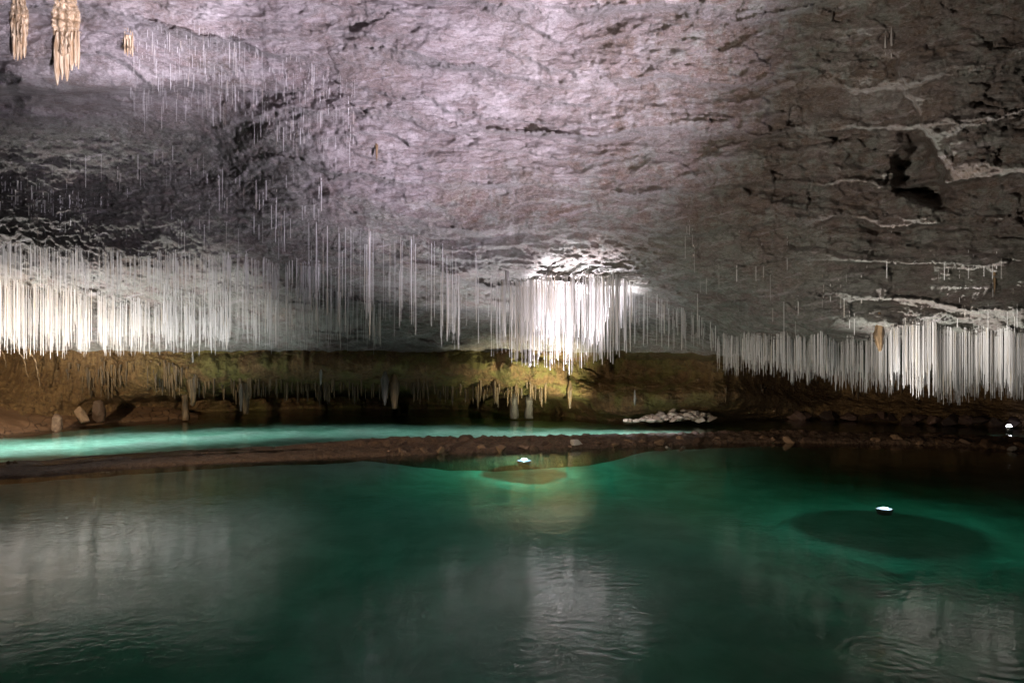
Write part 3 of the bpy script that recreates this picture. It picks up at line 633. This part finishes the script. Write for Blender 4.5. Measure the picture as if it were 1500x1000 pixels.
def stone(me, name, u, v, d, sx, sy, sz, label, group=None, cat='stone', rz=None):
    o = link(name, me); o.location = at(u, v, d); o.scale = (sx, sy, sz); o.rotation_euler = (rng.uniform(-.3, .3), rng.uniform(-.3, .3), rng.uniform(0, 6.28) if rz is None else rz)
    return tag(o, label, cat, group)
for k in range(40):                                          # stones set in the front of the dam
    u = 560 + (1500 - 560) * (k + rng.uniform(.1, .9)) / 40
    big = rng.uniform(.10, .2) * (1.25 if u > 1290 else 1)
    d = float(dfront(u)) + rng.uniform(.02, .35); v = CV + (CAMH - rng.uniform(.02, .11)) / d * F
    g = ('brown stone set in the front of the dam behind the middle lamp', 'stones along the middle of the dam') if u < 1000 else \
        (('dark stone in the shadowed stretch of the dam', 'stones in the shadowed dam') if u < 1290 else ('orange brown block on the low right end of the dam', 'blocks on the right end of the dam'))
    stone(sm[k % 7], 'dam_stone', u, v, d, big * rng.uniform(1, 1.7), big, big * rng.uniform(.55, .85), *g)
stone(pm[0], 'pale_stone', 845, 648, float(dfront(845)) + .25, .28, .2, .14, 'pale pinkish stone in the dam right of the middle lamp')
stone(pm[1], 'pale_stone', 979, 656, 21.7, .09, .08, .07, 'small pale stone breaking the water before the dam, left of two')
stone(pm[2], 'pale_stone', 1000, 657, 21.6, .24, .1, .06, 'long low pale stone breaking the water before the dam')
stone(pm[3], 'pale_stone', 1482, 657, 20.9, .16, .12, .09, 'squarish tan stone at the right end of the dam, by the waterline')
stone(sm[0], 'pebble', 12, 677, 17.9, .06, .06, .06, 'small black pebble on the left dam, left of two', cat='pebble')
stone(sm[1], 'pebble', 22, 677, 17.9, .06, .06, .06, 'small black pebble on the left dam, right of two', cat='pebble')
bould = [stone_mesh('boulder', 90 + k, M_PALE) for k in range(4)]
mb = stone_material('muddy_stone', (.07, .04, .024), (.24, .16, .10)); mbm = [stone_mesh('boulder', 100 + k, mb) for k in range(3)]
stone(mbm[0], 'boulder', 84, 622, 24.6, .26, .3, .38, 'upright muddy rock at the edge of the left shore', cat='rock', rz=.3)
stone(mbm[1], 'boulder', 142, 602, 26.2, .30, .3, .52, 'tallest muddy rock on the left bank, leaning back', cat='rock', rz=1.2)
stone(mbm[2], 'boulder', 120, 608, 26.0, .34, .3, .35, 'rounded muddy rock between the two upright ones', cat='rock', rz=2.2)
for k in range(46):                                          # heap of broken pale rock
    u = 915 + 130 * (k + rng.rand()) / 46; hgt = max(0, 1 - ((u - 998) / 66) ** 2); a = rng.uniform(.07, .2) * (.6 + .5 * hgt)
    v = 616 - rng.uniform(0, 15) * hgt; d = 26.0 + (617 - v) * .05
    stone(bould[k % 4], 'boulder', u, v, d, a * 1.5, a, a * .8, ('pale broken rock in the brightly lit heap on the far shore' if u > 958 else 'dull rock left of the brightly lit heap on the far shore'),
          ('rocks of the lit heap' if u > 958 else 'rocks left of the lit heap'), 'rock')
M_SHORE = stone_material('shore_rock', (.035, .02, .014), (.13, .075, .055))
rk = [stone_mesh('shore_rock', 110 + k, M_SHORE) for k in range(4)]
for k in range(16):
    u = 1150 + 340 * (k + rng.uniform(.2, .8)) / 16; d = float(dshore(u)) - .05
    stone(rk[k % 4], 'shore_rock', u, vshore(u) - rng.uniform(4, 9), d, rng.uniform(.25, .45), .3, rng.uniform(.2, .34), 'reddish rock at the foot of the dark right shore', 'rocks along the right far shore', 'rock')

# ------------------------------------------------------------------ lamps
def disc(name, prof, mat, parent, seg=40):
    a = np.arange(seg) * 2 * math.pi / seg
    v = np.stack([np.stack([r * np.cos(a), r * np.sin(a), 0 * a + z], -1) for r, z in prof])
    return mesh_obj(name, v, grid_faces(len(prof), seg, True), mat, parent)
def pool_lamp(loc, label, drop, r=.20):
    root = empty('pool_lamp', loc, label, 'lamp', 'round lamps in the lower pool')
    disc('housing', [(.02, -drop - .10), (r * .8, -drop - .10), (r * .97, -drop - .03), (r, -drop), (r * .9, -drop + .004), (.001, -drop + .004)], M_STEEL, root)  # rim shaped to shade the bed, making the dark ring
    disc('lens', [(.001, drop - .014), (r * .12, (drop - .01) * .86), (r * .34, drop * .6), (r * .42, drop * .5), (r * .43, .0)], M_LENS, root).location = (0, 0, -drop)
    disc('halo_ring', [(r * .42, drop * .46), (r * .7, drop * .22), (r * .92, drop * .03), (r * .94, -.01)], M_HALO, root).location = (0, 0, -drop)  # glowing ring added around the lens to imitate a soft halo
    return root
pool_lamp(LAMP_A + Vector((0, 0, -.0)), 'round white lamp shining in the water before the dam, below the central cluster', .075)
pool_lamp(LAMP_B + Vector((0, 0, -.0)), 'round white lamp shining over a dark ring in the right part of the pool', .034, .15)
p0 = at(1478, 625, 24.4)
root = empty('shore_lamp', p0, 'tiny white lamp glowing low on the dark right shore', 'lamp')
disc('housing', [(.01, -.16), (.10, -.16), (.11, -.06), (.09, .0), (.07, .01)], M_STEEL, root, 16)
disc('lens', [(.001, .09), (.045, .075), (.075, .03), (.08, -.01)], M_LENS, root, 16)
spot('shore_lamp_beam', p0 + Vector((.16, -.1, .12)), at(1520, 616, 25.2), 45, 70, .7, (.78, .78, 1.0), .03)
